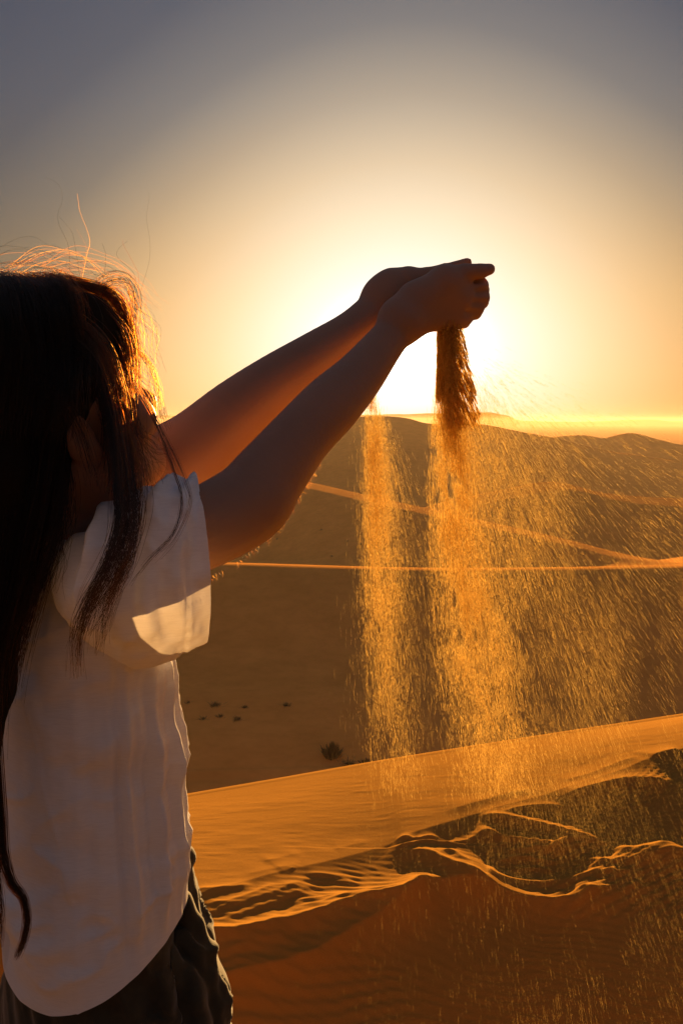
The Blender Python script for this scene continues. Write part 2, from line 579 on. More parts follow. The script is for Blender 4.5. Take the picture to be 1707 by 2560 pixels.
def shrub(px, py, wpx, hpx, n, label, group):
    c = on_far(px, py)
    s = c[1] / F
    W, H = wpx * s, hpx * s
    root = empty('desert_shrub', tuple(c))
    tag(root, label, 'shrub', group)
    V, Fc = [], []
    for i in range(n):
        ang = random.uniform(0, 2 * math.pi)
        rad = abs(random.gauss(0, 0.34))
        x0, y0 = 0.35 * rad * W * math.cos(ang), 0.35 * rad * W * math.sin(ang)
        lean = random.uniform(0.2, 1.0) * rad * 1.6
        L = H * random.uniform(0.45, 1.05) * max(0.35, 1 - 0.5 * rad)
        x1, y1 = x0 + math.cos(ang) * lean * W * 0.5, y0 + math.sin(ang) * lean * W * 0.5
        tw = random.uniform(0, math.pi)
        b0 = 0.045 * H
        dx, dy = math.cos(tw) * b0, math.sin(tw) * b0
        zz = [-0.06 * H, L * 0.55, L]
        mid = (0.5 * (x0 + x1) + random.gauss(0, .04) * W, 0.5 * (y0 + y1))
        j = len(V)
        V += [(x0 - dx, y0 - dy, zz[0]), (x0 + dx, y0 + dy, zz[0]), (mid[0] + dx, mid[1] + dy, zz[1]), (mid[0] - dx, mid[1] - dy, zz[1]), (x1, y1, zz[2])]
        Fc += [(j, j + 1, j + 2), (j, j + 2, j + 3), (j + 3, j + 2, j + 4)]
    # woody stems
    S, SF = [], []
    for i in range(5):
        ang = i * 1.3
        j = len(S)
        r = 0.03 * H
        tip = (0.25 * W * math.cos(ang), 0.25 * W * math.sin(ang), H * 0.5)
        for q in range(4):
            S.append((r * math.cos(q * 1.57), r * math.sin(q * 1.57), -0.1 * H))
        S.append(tip)
        for q in range(4):
            SF.append((j + q, j + (q + 1) % 4, j + 4))
    for name, v, f in (('foliage', V, Fc), ('stem', S, SF)):
        o = mesh_from(name, np.array(v) + c, np.array(f), m_shrub, root, smooth=False)


G = 'low shrubs in the valley behind the dune'
shrub(830, 1893, 64, 46, 260, 'tallest dark bush in the valley just beyond the bright dune edge', G)
shrub(915, 1912, 40, 22, 120, 'small dark bush touching the bright dune edge beside the tallest bush', G)
shrub(873, 1912, 90, 14, 160, 'flat sprawling shrub between the tallest bush and the dune edge', G)
shrub(538, 1766, 50, 13, 120, 'flat dark tuft behind the shirt, largest of the upper row', G)
shrub(470, 1758, 30, 8, 60, 'faint tuft nearest the shirt in the upper row', G)
shrub(612, 1770, 34, 9, 70, 'small tuft in the middle of the upper row of three tufts', G)
shrub(716, 1765, 44, 11, 90, 'lone tuft with a sand tail at the right end of the row', G)
shrub(592, 1801, 44, 13, 100, 'dark tuft at the right end of the lower row', G)
shrub(550, 1793, 40, 10, 90, 'low tuft in the middle of the lower row', G)
shrub(508, 1799, 46, 9, 90, 'low tuft at the left of the lower row behind the shirt', G)
G = 'specks of scrub on the middle dune'
shrub(803, 1326, 12, 8, 30, 'tiny scrub speck highest on the middle dune slope below the arm', G)
shrub(902, 1362, 12, 9, 30, 'tiny dark scrub speck beside the thinner falling sand stream', G)
shrub(868, 1354, 10, 6, 24, 'tiny faint scrub speck left of the dark speck by the sand stream', G)
shrub(692, 1349, 11, 7, 24, 'tiny scrub speck nearest the raised upper arm', G)
shrub(830, 1392, 16, 6, 30, 'low scrub speck just above the long level ridge', G)

# ------------------------------------------------------------------ signed-distance modelling of the figure
KD = 0.90        # the woman stands this much nearer than the first depth guess


def Q(px, py, Y):
    return P(px, py, Y * KD)


def rp(r, Y):
    """radius given in photo pixels at depth Y"""
    return r * Y * KD / F


def cone(a, ra, b, rb, k=0.02):
    a, b = np.asarray(a, float), np.asarray(b, float)
    ba = b - a
    L2 = ba @ ba

    def f(p):
        h = np.clip(((p - a) @ ba) / L2, 0, 1)
        return np.linalg.norm(p - a - h[..., None] * ba, axis=-1) - (ra + (rb - ra) * h)
    return f, k, 'u'


def tube(pts, k=0.02):
    """one smooth tapering limb through points (px, py, Y, radius px)"""
    q = dens(np.array([list(Q(*a[:3])) + [rp(a[3], a[2])] for a in pts]), 5)

    def f(p):
        best = np.full(p.shape[:-1], 9.0)
        for a, b in zip(q[:-1], q[1:]):
            ba = b[:3] - a[:3]
            h = np.clip(((p - a[:3]) @ ba) / (ba @ ba + 1e-12), 0, 1)
            best = np.minimum(best, np.linalg.norm(p - a[:3] - h[..., None] * ba, axis=-1) - (a[3] + (b[3] - a[3]) * h))
        return best
    return f, k, 'u'


def ell(c, axes, rad, k=0.02, op='u'):
    """ellipsoid, axes = rows of an orthonormal basis"""
    c, A, rad = np.asarray(c, float), np.asarray(axes, float), np.asarray(rad, float)

    def f(p):
        q = (p - c) @ A.T
        k0 = np.linalg.norm(q / rad, axis=-1)
        k1 = np.linalg.norm(q / (rad * rad), axis=-1)
        return k0 * (k0 - 1) / np.maximum(k1, 1e-6)
    return f, k, op


def column(prof, fx, k=0.02, z0=None, z1=None):
    """elliptic column: prof rows (z, centre x, centre y, half width, half depth); fx = facing azimuth vector"""
    prof = np.array(sorted(prof), float)
    fw = np.array([fx[0], fx[1]])
    rt = np.array([fx[1], -fx[0]])

    def f(p):
        z = p[..., 2]
        g = lambda i: np.interp(z, prof[:, 0], prof[:, i])
        dx, dy = p[..., 0] - g(1), p[..., 1] - g(2)
        u, v = dx * rt[0] + dy * rt[1], dx * fw[0] + dy * fw[1]
        a, b = g(3), g(4)
        q = np.sqrt((u / a) ** 2 + (v / b) ** 2)
        d = (q - 1) * np.minimum(a, b)
        dz = np.maximum(prof[0, 0] - z, z - prof[-1, 0])
        return np.maximum(d, dz)
    return f, k, 'u'


def fold(prims, p, d, masks=None):
    for i, (f, k, op) in enumerate(prims):
        if masks is None:
            di = f(p)
            if op == 'u':
                h = np.clip(0.5 + 0.5 * (di - d) / k, 0, 1)
                d = di * (1 - h) + d * h - k * h * (1 - h)
            else:
                h = np.clip(0.5 - 0.5 * (d + di) / k, 0, 1)
                d = d * (1 - h) - di * h + k * h * (1 - h)
        else:
            m = masks[i]
            if not m.any():
                continue
            di = f(p[m])
            dm = d[m]
            if op == 'u':
                h = np.clip(0.5 + 0.5 * (di - dm) / k, 0, 1)
                d[m] = di * (1 - h) + dm * h - k * h * (1 - h)
            else:
                h = np.clip(0.5 - 0.5 * (dm + di) / k, 0, 1)
                d[m] = dm * (1 - h) - di * h + k * h * (1 - h)
    return d


def polygonize(prims, lo, hi, h, B=8):
    """surface nets on a sparse grid"""
    lo, hi = np.array(lo, float), np.array(hi, float)
    H = h * B
    n = np.ceil((hi - lo) / H).astype(int)
    ijk = np.stack(np.meshgrid(*[np.arange(q) for q in n], indexing='ij'), -1).reshape(-1, 3)
    cen = lo + (ijk + 0.5) * H
    d = np.full(len(cen), 0.5)
    near_m = []
    for f, k, op in prims:
        di = f(cen)
        near_m.append(np.abs(di) < H * 1.0 + k + 0.02 if op == 's' else di < H * 1.0 + k + 0.02)
    d = fold(prims, cen, d)
    keep = np.abs(d) < H * 0.95 + 0.012
    ijk = ijk[keep]
    masks = [m[keep] for m in near_m]
    off = np.stack(np.meshgrid(*[np.arange(B + 1)] * 3, indexing='ij'), -1)
    D = np.empty((len(ijk), B + 1, B + 1, B + 1), np.float32)
    CH = 1500
    for c0 in range(0, len(ijk), CH):
        sl = slice(c0, c0 + CH)
        pts = lo + (ijk[sl][:, None, None, None, :] * B + off[None]) * h
        D[sl] = fold(prims, pts, np.full(pts.shape[:-1], 0.3), [m[sl] for m in masks])
    S = D < 0
    cnt = np.zeros((len(ijk), B, B, B), np.int8)
    cor = [(a, b, c) for a in (0, 1) for b in (0, 1) for c in (0, 1)]
    for a, b, c in cor:
        cnt += S[:, a:a + B, b:b + B, c:c + B]
    act = (cnt > 0) & (cnt < 8)
    bi, ci, cj, ck = np.nonzero(act)
    cv = np.stack([D[bi, ci + a, cj + b, ck + c] for a, b, c in cor], -1).astype(np.float64)
    cp = np.array(cor, float)
    acc = np.zeros((len(bi), 3))
    num = np.zeros(len(bi))
    for e0 in range(8):
        for e1 in range(e0 + 1, 8):
            if np.abs(cp[e0] - cp[e1]).sum() != 1:
                continue
            v0, v1 = cv[:, e0], cv[:, e1]
            cr = (v0 < 0) != (v1 < 0)
            tt = np.where(cr, v0 / np.where(cr, v0 - v1, 1), 0)
            acc += cr[:, None] * (cp[e0] + tt[:, None] * (cp[e1] - cp[e0]))
            num += cr
    g = ijk[bi] * B + np.stack([ci, cj, ck], -1)
    verts = lo + (g + acc / num[:, None]) * h
    BIG = 1 << 20
    key = (g[:, 0].astype(np.int64) * BIG + g[:, 1]) * BIG + g[:, 2]
    order = np.argsort(key)
    skey = key[order]

    def find(q):
        kk = (q[:, 0].astype(np.int64) * BIG + q[:, 1]) * BIG + q[:, 2]
        i = np.clip(np.searchsorted(skey, kk), 0, len(skey) - 1)
        return np.where(skey[i] == kk, order[i], -1)
    faces = []
    for ax in range(3):
        sl0 = [slice(None), slice(0, B), slice(0, B), slice(0, B)]
        sl1 = [slice(None), slice(0, B), slice(0, B), slice(0, B)]
        sl1[ax + 1] = slice(1, B + 1)
        s0, s1 = S[tuple(sl0)], S[tuple(sl1)]
        e = np.nonzero(s0 != s1)
        ins = s0[e]
        gg = ijk[e[0]] * B + np.stack(e[1:], -1)
        u, v = np.zeros(3, int), np.zeros(3, int)
        u[(ax + 1) % 3] = 1
        v[(ax + 2) % 3] = 1
        q = np.stack([find(gg), find(gg - u), find(gg - u - v), find(gg - v)], 1)
        ok = (q >= 0).all(1)
        q, ins = q[ok], ins[ok]
        q = np.where(ins[:, None], q, q[:, ::-1])
        faces.append(q)
    return verts, np.concatenate(faces)


def vnormals(v, f):
    n = np.zeros_like(v)
    a = v[f[:, 2]] - v[f[:, 0]]
    b = v[f[:, 3]] - v[f[:, 1]]
    fn = np.cross(a, b)
    for i in range(4):
        np.add.at(n, f[:, i], fn)
    return n / np.maximum(np.linalg.norm(n, axis=1, keepdims=True), 1e-12)


# ------------------------------------------------------------------ the woman
TC = np.array([-0.355, 1.062])             # torso axis on the ground
FACE = np.array([math.sin(R(55)), math.cos(R(55))])     # she faces forward and to the right
RT = np.array([FACE[1], -FACE[0]])
person = empty('person', (TC[0], TC[1], 0.0))
tag(person, 'woman with long windblown dark hair in white T-shirt, both fists raised letting sand fall', 'person')

# materials
m_skin, t = mat('skin')
b = t.n('ShaderNodeBsdfPrincipled')
tcn = t.n('ShaderNodeTexCoord')
c = t.ramp(t.noise(tcn.outputs['Object'], 9.0, 4.0), [(0.3, (0.30, 0.160, 0.105, 1)), (0.7, (0.36, 0.195, 0.130, 1))])
t.link(c, b.inputs['Base Color'])
b.inputs['Roughness'].default_value = 0.5
b.inputs['Specular IOR Level'].default_value = 0.35
b.inputs['Subsurface Weight'].default_value = 0.5
b.inputs['Subsurface Radius'].default_value = (0.022, 0.009, 0.005)
b.inputs['Subsurface Scale'].default_value = 0.6
bp = t.n('ShaderNodeBump')
bp.inputs['Strength'].default_value = 0.25
bp.inputs['Distance'].default_value = 0.0022
t.link(t.noise(tcn.outputs['Object'], 150.0, 4.0, 0.65), bp.inputs['Height'])
t.link(bp.outputs[0], b.inputs['Normal'])
out(t, b.outputs[0])

m_shirt, t = mat('white_cotton')
tcn = t.n('ShaderNodeTexCoord')
mp = t.n('ShaderNodeMapping')
t.link(tcn.outputs['Object'], mp.inputs[0])
mp.inputs['Scale'].default_value = (60, 60, 900)
weave = t.noise(mp.outputs[0], 1.0, 3.0, 0.7)
col = t.ramp(weave, [(0.3, (0.72, 0.725, 0.78, 1)), (0.7, (0.82, 0.825, 0.88, 1))])
df = t.n('ShaderNodeBsdfDiffuse')
tl = t.n('ShaderNodeBsdfTranslucent')
t.link(col, df.inputs[0])
t.link(t.mix('MULTIPLY', 1.0, col, (0.95, 0.88, 0.80, 1)), tl.inputs[0])
bp = t.n('ShaderNodeBump')
bp.inputs['Strength'].default_value = 0.3
bp.inputs['Distance'].default_value = 0.0008
t.link(weave, bp.inputs['Height'])
t.link(bp.outputs[0], df.inputs['Normal'])
mx = t.n('ShaderNodeMixShader')
mx.inputs[0].default_value = 0.18
t.link(df.outputs[0], mx.inputs[1])
t.link(tl.outputs[0], mx.inputs[2])
out(t, mx.outputs[0])

m_trs, t = mat('olive_cloth')
b = t.n('ShaderNodeBsdfPrincipled')
tcn = t.n('ShaderNodeTexCoord')
t.link(t.ramp(t.noise(tcn.outputs['Object'], 24.0, 5.0, 0.65), [(0.3, (0.022, 0.020, 0.013, 1)), (0.7, (0.040, 0.036, 0.023, 1))]), b.inputs['Base Color'])
b.inputs['Roughness'].default_value = 0.85
b.inputs['Sheen Weight'].default_value = 0.25
b.inputs['Sheen Roughness'].default_value = 0.4
b.inputs['Specular IOR Level'].default_value = 0.2
bp = t.n('ShaderNodeBump')
bp.inputs['Strength'].default_value = 0.4
bp.inputs['Distance'].default_value = 0.001
t.link(t.noise(tcn.outputs['Object'], 500.0, 2.0), bp.inputs['Height'])
t.link(bp.outputs[0], b.inputs['Normal'])
out(t, b.outputs[0])

# head frame
YAW, TILT = R(54), R(27)
HF = np.array([math.sin(YAW) * math.cos(TILT), math.cos(YAW) * math.cos(TILT), math.sin(TILT)])
HR = np.array([math.cos(YAW), -math.sin(YAW), 0.0])
HU = np.cross(HR, HF)
HS = 1.06
EAR = P(206, 1112, 0.93)
HC = EAR - HS * (-0.012 * HF + 0.078 * HR - 0.03 * HU)
HB = np.array([HF, HR, HU])


def hp(f, r, u):
    return HC + HS * (f * HF + r * HR + u * HU)


neck_b = np.array([TC[0] - 0.055 * FACE[0], TC[1] - 0.055 * FACE[1], 1.325])
body = []
# torso (under the shirt) and legs
tz = [(0.62, -.005, .105, .080), (0.80, .0, .130, .092), (0.92, .0, .125, .088), (1.02, .0, .120, .085), (1.14, .0, .128, .092), (1.25, -.01, .130, .085), (1.33, -.03, .085, .06)]
body.append(column([(z, TC[0] + o * FACE[0], TC[1] + o * FACE[1], a, bb) for z, o, a, bb in tz], FACE, 0.04))
for s in (-1, 1):
    hipj = np.array([TC[0] + s * .060 * RT[0], TC[1] + s * .060 * RT[1], 0.70])
    knee = np.array([TC[0] + s * .085 * RT[0] + .03 * FACE[0], TC[1] + s * .085 * RT[1] + .03 * FACE[1], 0.42])
    ank = np.array([TC[0] + s * .085 * RT[0] - .01 * FACE[0], TC[1] + s * .085 * RT[1] - .01 * FACE[1], 0.07])
    toe = ank + np.array([FACE[0] * .15, FACE[1] * .15, -0.055])
    body += [cone(hipj, .068, knee, .052, .03), cone(knee, .052, ank, .034, .02), cone(ank + np.array([-FACE[0] * .03, -FACE[1] * .03, -.04]), .032, toe, .022, .02)]
# neck and head
body.append(cone(neck_b + np.array([0, 0, -.05]), .068, hp(-.03, 0, -.085), .056, .04))
body.append(ell(hp(-.008, 0, .035), HB, np.array([.097, .074, .095]) * HS, .03))
body.append(ell(hp(.030, 0, -.045), HB, np.array([.062, .058, .082]) * HS, .03))
body.append(cone(hp(-.02, -.052, -.062), .024, hp(.064, -.014, -.100), .018, .03))
body.append(cone(hp(-.02, .052, -.062), .024, hp(.064, .014, -.100), .018, .03))
body.append(cone(hp(.070, -.008, -.100), .016, hp(.070, .008, -.100), .016, .02))
for s in (-1, 1):
    body.append(ell(hp(.066, s * .048, -.036), HB, np.array([.026, .022, .028]) * HS, .02))          # cheek
    body.append(ell(hp(.100, s * .030, .002), HB, np.array([.022, .020, .014]) * HS, .012, 's'))      # eye socket
    body.append(ell(hp(.078, s * .030, .022), HB, np.array([.012, .024, .008]) * HS, .012))           # brow
    body.append(ell(hp(-.012, s * .074, -.022), HB, np.array([.019, .010, .032]) * HS, .008))         # ear
    body.append(ell(hp(-.008, s * .087, -.016), HB, np.array([.010, .010, .018]) * HS, .006, 's'))
    body.append(ell(hp(-.003, s * .074, -.046), HB, np.array([.010, .007, .012]) * HS, .008))         # lobe
    body.append(ell(hp(.103, s * .010, -.040), HB, np.array([.010, .008, .008]) * HS, .006))          # nostril wing
body.append(cone(hp(.086, 0, .006), .007, hp(.112, 0, -.032), .0085, .014))                           # nose
body.append(ell(hp(.092, 0, -.064), HB, np.array([.012, .022, .007]) * HS, .006))                     # lips
body.append(ell(hp(.089, 0, -.077), HB, np.array([.012, .019, .008]) * HS, .006))


def chain(pts, k=0.025):
    body.append(tube(pts, k))


# right arm, from the shoulder under the sleeve to the wrist
chain([(335, 1385, 1.05, 92), (455, 1345, 1.085, 102), (610, 1266, 1.13, 104), (672, 1192, 1.155, 92), (752, 1092, 1.19, 78), (828, 1012, 1.225, 74),
       (893, 945, 1.26, 62), (953, 870, 1.295, 50), (1003, 808, 1.32, 43)], .02)
# left arm
chain([(235, 1235, 1.27, 92), (340, 1195, 1.28, 100), (478, 1130, 1.29, 96), (594, 1032, 1.31, 83), (690, 958, 1.335, 71), (793, 891, 1.36, 62), (886, 824, 1.385, 50), (962, 752, 1.41, 45)], .02)
# shoulders to chest
for a in (Q(335, 1370, 1.05), Q(235, 1235, 1.27)):
    body.append(cone(np.array([TC[0], TC[1], 1.24]), .06, a, .044, .03))


def hcone(a, c, k=0.006):
    body.append(cone(Q(*a[:3]), rp(a[3], a[2]), Q(*c[:3]), rp(c[3], c[2]), k))


# right fist: back of the hand towards us, thumb on top, fingers curled away from us into the palm
W = (1005, 800, 1.32, 42)
MCP = [(1196, 716, 1.352, 23), (1198, 744, 1.355, 24), (1184, 771, 1.358, 23), (1158, 794, 1.362, 21)]
for i, mcp in enumerate(MCP):
    st = (1035 + 4 * i, 752 + 16 * i, 1.328, 33 - i)
    hcone(W, st, .02)
    hcone(st, mcp, .007)
    pip = (mcp[0] + 6 - 2 * i, mcp[1] + 10, mcp[2] + .048, 19 - i)
    dip = (mcp[0] - 40, mcp[1] + 16, mcp[2] + .058, 17 - i)
    tip = (mcp[0] - 72, mcp[1] + 8, mcp[2] + .036, 15 - i)
    hcone(mcp, pip, .005)
    hcone(pip, dip, .004)
    hcone(dip, tip, .004)
hcone((1050, 768, 1.34, 46), (1135, 745, 1.35, 46), .014)         # palm bulk
hcone((1058, 790, 1.335, 29), (1140, 795, 1.35, 26), .012)       # heel of the hand
hcone((1040, 745, 1.322, 35), (1110, 706, 1.33, 38), .02)        # thumb base
hcone((1110, 702, 1.332, 36), (1165, 684, 1.335, 22), .010)
hcone((1160, 682, 1.332, 22), (1200, 679, 1.334, 18.5), .003)
hcone((1200, 679, 1.334, 18.5), (1223, 673, 1.338, 14), .003)  # thumb tip
body.append(cone(Q(1156, 707, 1.334), rp(4.5, 1.33), Q(1230, 699, 1.342), rp(7, 1.33), .004)[:2] + ('s',))   # crease under the thumb
for (xa, ya), (xb, yb_) in (((1228, 730), (1192, 732)), ((1226, 757), (1184, 757)), ((1206, 786), (1166, 782))):
    body.append(cone(Q(xa, ya, 1.345), rp(6, 1.34), Q(xb, yb_, 1.333), rp(3, 1.33), .008)[:2] + ('s',))     # dips between the knuckles
# left fist behind it
W = (966, 748, 1.412, 45)
MCP = [(1130, 690, 1.475, 22), (1142, 716, 1.478, 23), (1132, 744, 1.480, 22), (1112, 766, 1.484, 20)]
for i, mcp in enumerate(MCP):
    st = (1000 + 4 * i, 712 + 14 * i, 1.44, 30 - i)
    hcone(W, st, .02)
    hcone(st, mcp, .014)
    pip = (mcp[0] + 10, mcp[1] + 6, mcp[2] - .036, 18 - i)
    dip = (mcp[0] - 22, mcp[1] + 12, mcp[2] - .050, 16 - i)
    tip = (mcp[0] - 50, mcp[1] + 8, mcp[2] - .034, 14 - i)
    hcone(mcp, pip, .005)
    hcone(pip, dip, .004)
    hcone(dip, tip, .004)
hcone((985, 716, 1.405, 44), (1020, 706, 1.40, 38), .014)        # thumb base, towards us
hcone((1020, 700, 1.398, 30), (1066, 690, 1.395, 20), .004)
hcone((1066, 690, 1.395, 20), (1110, 676, 1.398, 16), .004)
hcone((1110, 676, 1.398, 15), (1167, 657, 1.402, 12), .004)      # thumb tip that shows above the right hand
hcone((1005, 740, 1.43, 44), (1100, 728, 1.45, 42), .02)

v, f = polygonize(body, (-0.72, 0.70, -0.02), (0.34, 1.50, 1.80), 0.0032)
bo = mesh_from('body', v, f, m_skin, person)
print('body', len(v))

m_eye, t = mat('eye_white')
b = t.n('ShaderNodeBsdfPrincipled')
b.inputs['Base Color'].default_value = (0.7, 0.68, 0.65, 1)
b.inputs['Roughness'].default_value = 0.2
out(t, b.outputs[0])
for s in (-1, 1):
    ev, ef = polygonize([ell(hp(.078, s * .030, .000), HB, np.array([.0115] * 3) * HS, .001)], hp(.078, s * .03, 0) - .02, hp(.078, s * .03, 0) + .02, .002)
    mesh_from('eye', ev, ef, m_eye, person)

# ------------------------------------------------------------------ shirt
sh = []
sz = [(0.60, .006, .172, .130), (0.70, .006, .168, .126), (0.80, .006, .162, .122), (0.90, .006, .156, .122), (1.00, .006, .152, .124), (1.10, .004, .150, .122),
      (1.20, -.006, .146, .106), (1.28, -.02, .120, .085), (1.345, -.050, .078, .068), (1.352, -.052, .074, .066)]
sh.append(column([(z, TC[0] + o * FACE[0], TC[1] + o * FACE[1], a, bb) for z, o, a, bb in sz], FACE, 0.03))
sh.append(cone(Q(352, 1452, 1.04), rp(184, 1.04), Q(430, 1402, 1.075), rp(180, 1.075), .006))
sh.append(cone(Q(430, 1402, 1.075), rp(180, 1.075), Q(620, 1332, 1.15), rp(182, 1.15), .02))
sh.append(cone(Q(385, 1545, 1.05), rp(105, 1.05), Q(480, 1480, 1.09), rp(100, 1.09), .03))
# other sleeve
sh.append(cone(Q(215, 1270, 1.26), rp(120, 1.26), Q(330, 1230, 1.29), rp(120, 1.29), .02))
sh.append(cone(Q(330, 1230, 1.29), rp(120, 1.29), Q(440, 1170, 1.30), rp(118, 1.30), .02))
v, f = polygonize(sh, (-0.72, 0.70, 0.56), (0.20, 1.50, 1.46), 0.004)
n = vnormals(v, f)
# cloth folds: gathers on the shoulder, long hanging folds at the side, diagonal pulls at the hem
u_ = (v[:, 0] - TC[0]) * RT[0] + (v[:, 1] - TC[1]) * RT[1]
f_ = (v[:, 0] - TC[0]) * FACE[0] + (v[:, 1] - TC[1]) * FACE[1]
ang = np.arctan2(u_, f_)
z_ = v[:, 2]
wn = fbm(np.stack([ang * 2.2, z_ * 1.6, z_ * 0], -1), 3, 61)
top = np.clip((z_ - 1.22) / 0.10, 0, 1)
gath = np.sin(v[:, 0] * 190 + 5 * fbm(v * np.array([9, 9, 3.0]), 2, 63)) * top * 0.0042
gath += 0.0042 * top * np.sin(v[:, 0] * 95 + z_ * 25 + 3 * wn)
side = np.exp(-((ang - 1.15) / 0.62) ** 2) * np.clip((1.22 - z_) / 0.2, 0, 1)
fold_s = side * (0.007 * np.sin(ang * 26 + 4 * wn + z_ * 2) + 0.004 * np.sin(ang * 47 + 3 * wn))
low = np.clip((0.98 - z_) / 0.22, 0, 1)
diag = low * (1 - 0.7 * side) * (0.010 * np.sin((z_ * 34 - ang * 3.4) + 2.5 * fbm(v * np.array([5, 5, 5.0]), 2, 67)))
diag += 0.004 * low * fbm(v * np.array([14, 14, 22.0]), 3, 68)
gen = 0.006 * fbm(np.stack([ang * 1.5, z_ * 9, z_ * 0], -1), 3, 69) + 0.0016 * fbm(v * 45, 3, 70)
# pulls that run from the armpit across the back, and the side seam
pull = 0.0045 * np.exp(-((z_ - 1.10) / 0.16) ** 2) * np.sin(58 * (z_ + 0.55 * (v[:, 0] - TC[0])) + 3 * wn) * np.clip((v[:, 0] - TC[0] + .14) / .2, 0, 1)
dvec = v - np.array([0, 0, EYE])
fw_ = dvec[:, 1] * CP - dvec[:, 2] * SP
sx_, sy_ = 853.5 + F * dvec[:, 0] / fw_, 1280 - F * (dvec[:, 1] * SP + dvec[:, 2] * CP) / fw_
seam_x = np.interp(sy_, [1750, 1960, 2120, 2260, 2340, 2480], [70, 108, 150, 184, 195, 200])
seam = 0.0022 * np.exp(-((sx_ - seam_x) / 4.5) ** 2) * (sy_ > 1700) * (v[:, 1] < TC[1])
calm = np.clip((z_ - (0.738 + 0.25 * (v[:, 0] - TC[0]) + 2.4 * (v[:, 0] - TC[0]) ** 2)) / 0.09, 0.12, 1)
cq = np.stack([(v[:, 0] + 0.6 * z_) * 6.5, v[:, 1] * 4.0, (z_ - 0.5 * v[:, 0]) * 11.0], -1)
crease = 0.0115 * (1 - np.abs(fbm(cq, 3, 171))) ** 5 * (0.35 + 0.65 * np.clip((1.02 - z_) / 0.25, 0, 1))
sq = np.stack([v[:, 0] * 26, v[:, 1] * 20, (z_ + 0.35 * v[:, 0]) * 6.5], -1)
crease += 0.0060 * (1 - np.abs(fbm(sq, 3, 173))) ** 4 * np.clip((z_ - 1.16) / 0.10, 0, 1)
v = v + n * ((gath + fold_s + diag + gen + pull + crease) * calm + seam)[:, None]
def cut(v, f, co, no):
    """drop what lies beyond a plane, with a clean edge"""
    bm = bmesh.new()
    me = bpy.data.meshes.new('tmp')
    me.from_pydata(v.tolist(), [], f.tolist())
    bm.from_mesh(me)
    bpy.data.meshes.remove(me)
    for c_, n_ in zip(co, no):
        bmesh.ops.bisect_plane(bm, geom=bm.verts[:] + bm.edges[:] + bm.faces[:], plane_co=Vector(c_), plane_no=Vector(n_), clear_outer=True)
    return bm


# hem height: lower behind, higher towards the right hip
def hem(x, y):
    d = np.asarray(x) - TC[0]
    return 0.738 + 0.25 * d + 2.4 * d * d + 0.002 * np.sin(14 * (x + y))


aR = Q(610, 1266, 1.13) - Q(455, 1345, 1.085)
aR /= np.linalg.norm(aR)
aR = aR * 0.75 + np.array([0.45, 0.0, -0.27])
aR /= np.linalg.norm(aR)
cR = Q(496, 1390, 1.095)
aL = Q(478, 1118, 1.29) - Q(340, 1185, 1.28)
aL /= np.linalg.norm(aL)
cL = Q(372, 1168, 1.285)
bm = cut(v, f, [], [])


def cut_part(bm, co, no, near_c, rad):
    """plane cut limited to what lies near near_c"""
    vs = [q for q in bm.verts if (q.co - Vector(near_c)).length < rad]
    s = set(vs)
    es = [e for e in bm.edges if e.verts[0] in s and e.verts[1] in s]
    fs = [q for q in bm.faces if all(x in s for x in q.verts)]
    bmesh.ops.bisect_plane(bm, geom=vs + es + fs, plane_co=Vector(co), plane_no=Vector(no), clear_outer=True)


cut_part(bm, cR, aR, cR + aR * 0.13, 0.24)
cut_part(bm, cL, aL, cL + aL * 0.10, 0.165)
for q in bm.verts:
    q.co.z -= float(hem(q.co.x, q.co.y))
bmesh.ops.bisect_plane(bm, geom=bm.verts[:] + bm.edges[:] + bm.faces[:], plane_co=(0, 0, 0), plane_no=(0, 0, -1), clear_outer=True)
for q in bm.verts:
    q.co.z += float(hem(q.co.x, q.co.y))
# keep the main piece only
seen, best = set(), []
bm.verts.ensure_lookup_table()
for v0 in bm.verts:
    if v0 in seen:
        continue
    st, comp = [v0], [v0]
    seen.add(v0)
    while st:
        q = st.pop()
        for e in q.link_edges:
            o2 = e.other_vert(q)
            if o2 not in seen:
                seen.add(o2)
                comp.append(o2)
                st.append(o2)
    if len(comp) > len(best):
        best = comp
bs = set(best)
bmesh.ops.delete(bm, geom=[q for q in bm.verts if q not in bs], context='VERTS')
# sleeve hem: a stitched step 26 mm from the edge
for q in bm.verts:
    dd = (q.co - Vector(cR)).dot(Vector(aR))
    if -0.04 < dd < 0.01 and (q.co - Vector(cR)).length < 0.16:
        q.co += q.normal * (0.0016 if dd > -0.026 else -0.0012 * math.exp(-((dd + 0.028) / 0.003) ** 2))
me = bpy.data.meshes.new('shirt')
for q in bm.verts:
    q.co -= Vector(person.location)
for q in bm.faces:
    q.smooth = True
bm.to_mesh(me)
bm.free()
me.materials.append(m_shirt)
shirt = link(bpy.data.objects.new('shirt', me), person)

# ------------------------------------------------------------------ trousers
tr = []
pz = [(0.50, .0, .165, .125), (0.60, .0, .163, .122), (0.68, .0, .158, .117), (0.74, .0, .148, .108), (0.86, .0, .136, .098)]
tr.append(column([(z, TC[0] + o * FACE[0], TC[1] + o * FACE[1], a, bb) for z, o, a, bb in pz], FACE, .03))
for s in (-1, 1):
    hipj = np.array([TC[0] + s * .078 * RT[0], TC[1] + s * .078 * RT[1], 0.60])
    ank = np.array([TC[0] + s * .095 * RT[0], TC[1] + s * .095 * RT[1], 0.14])
    tr.append(cone(hipj, .115, ank, .085, .03))
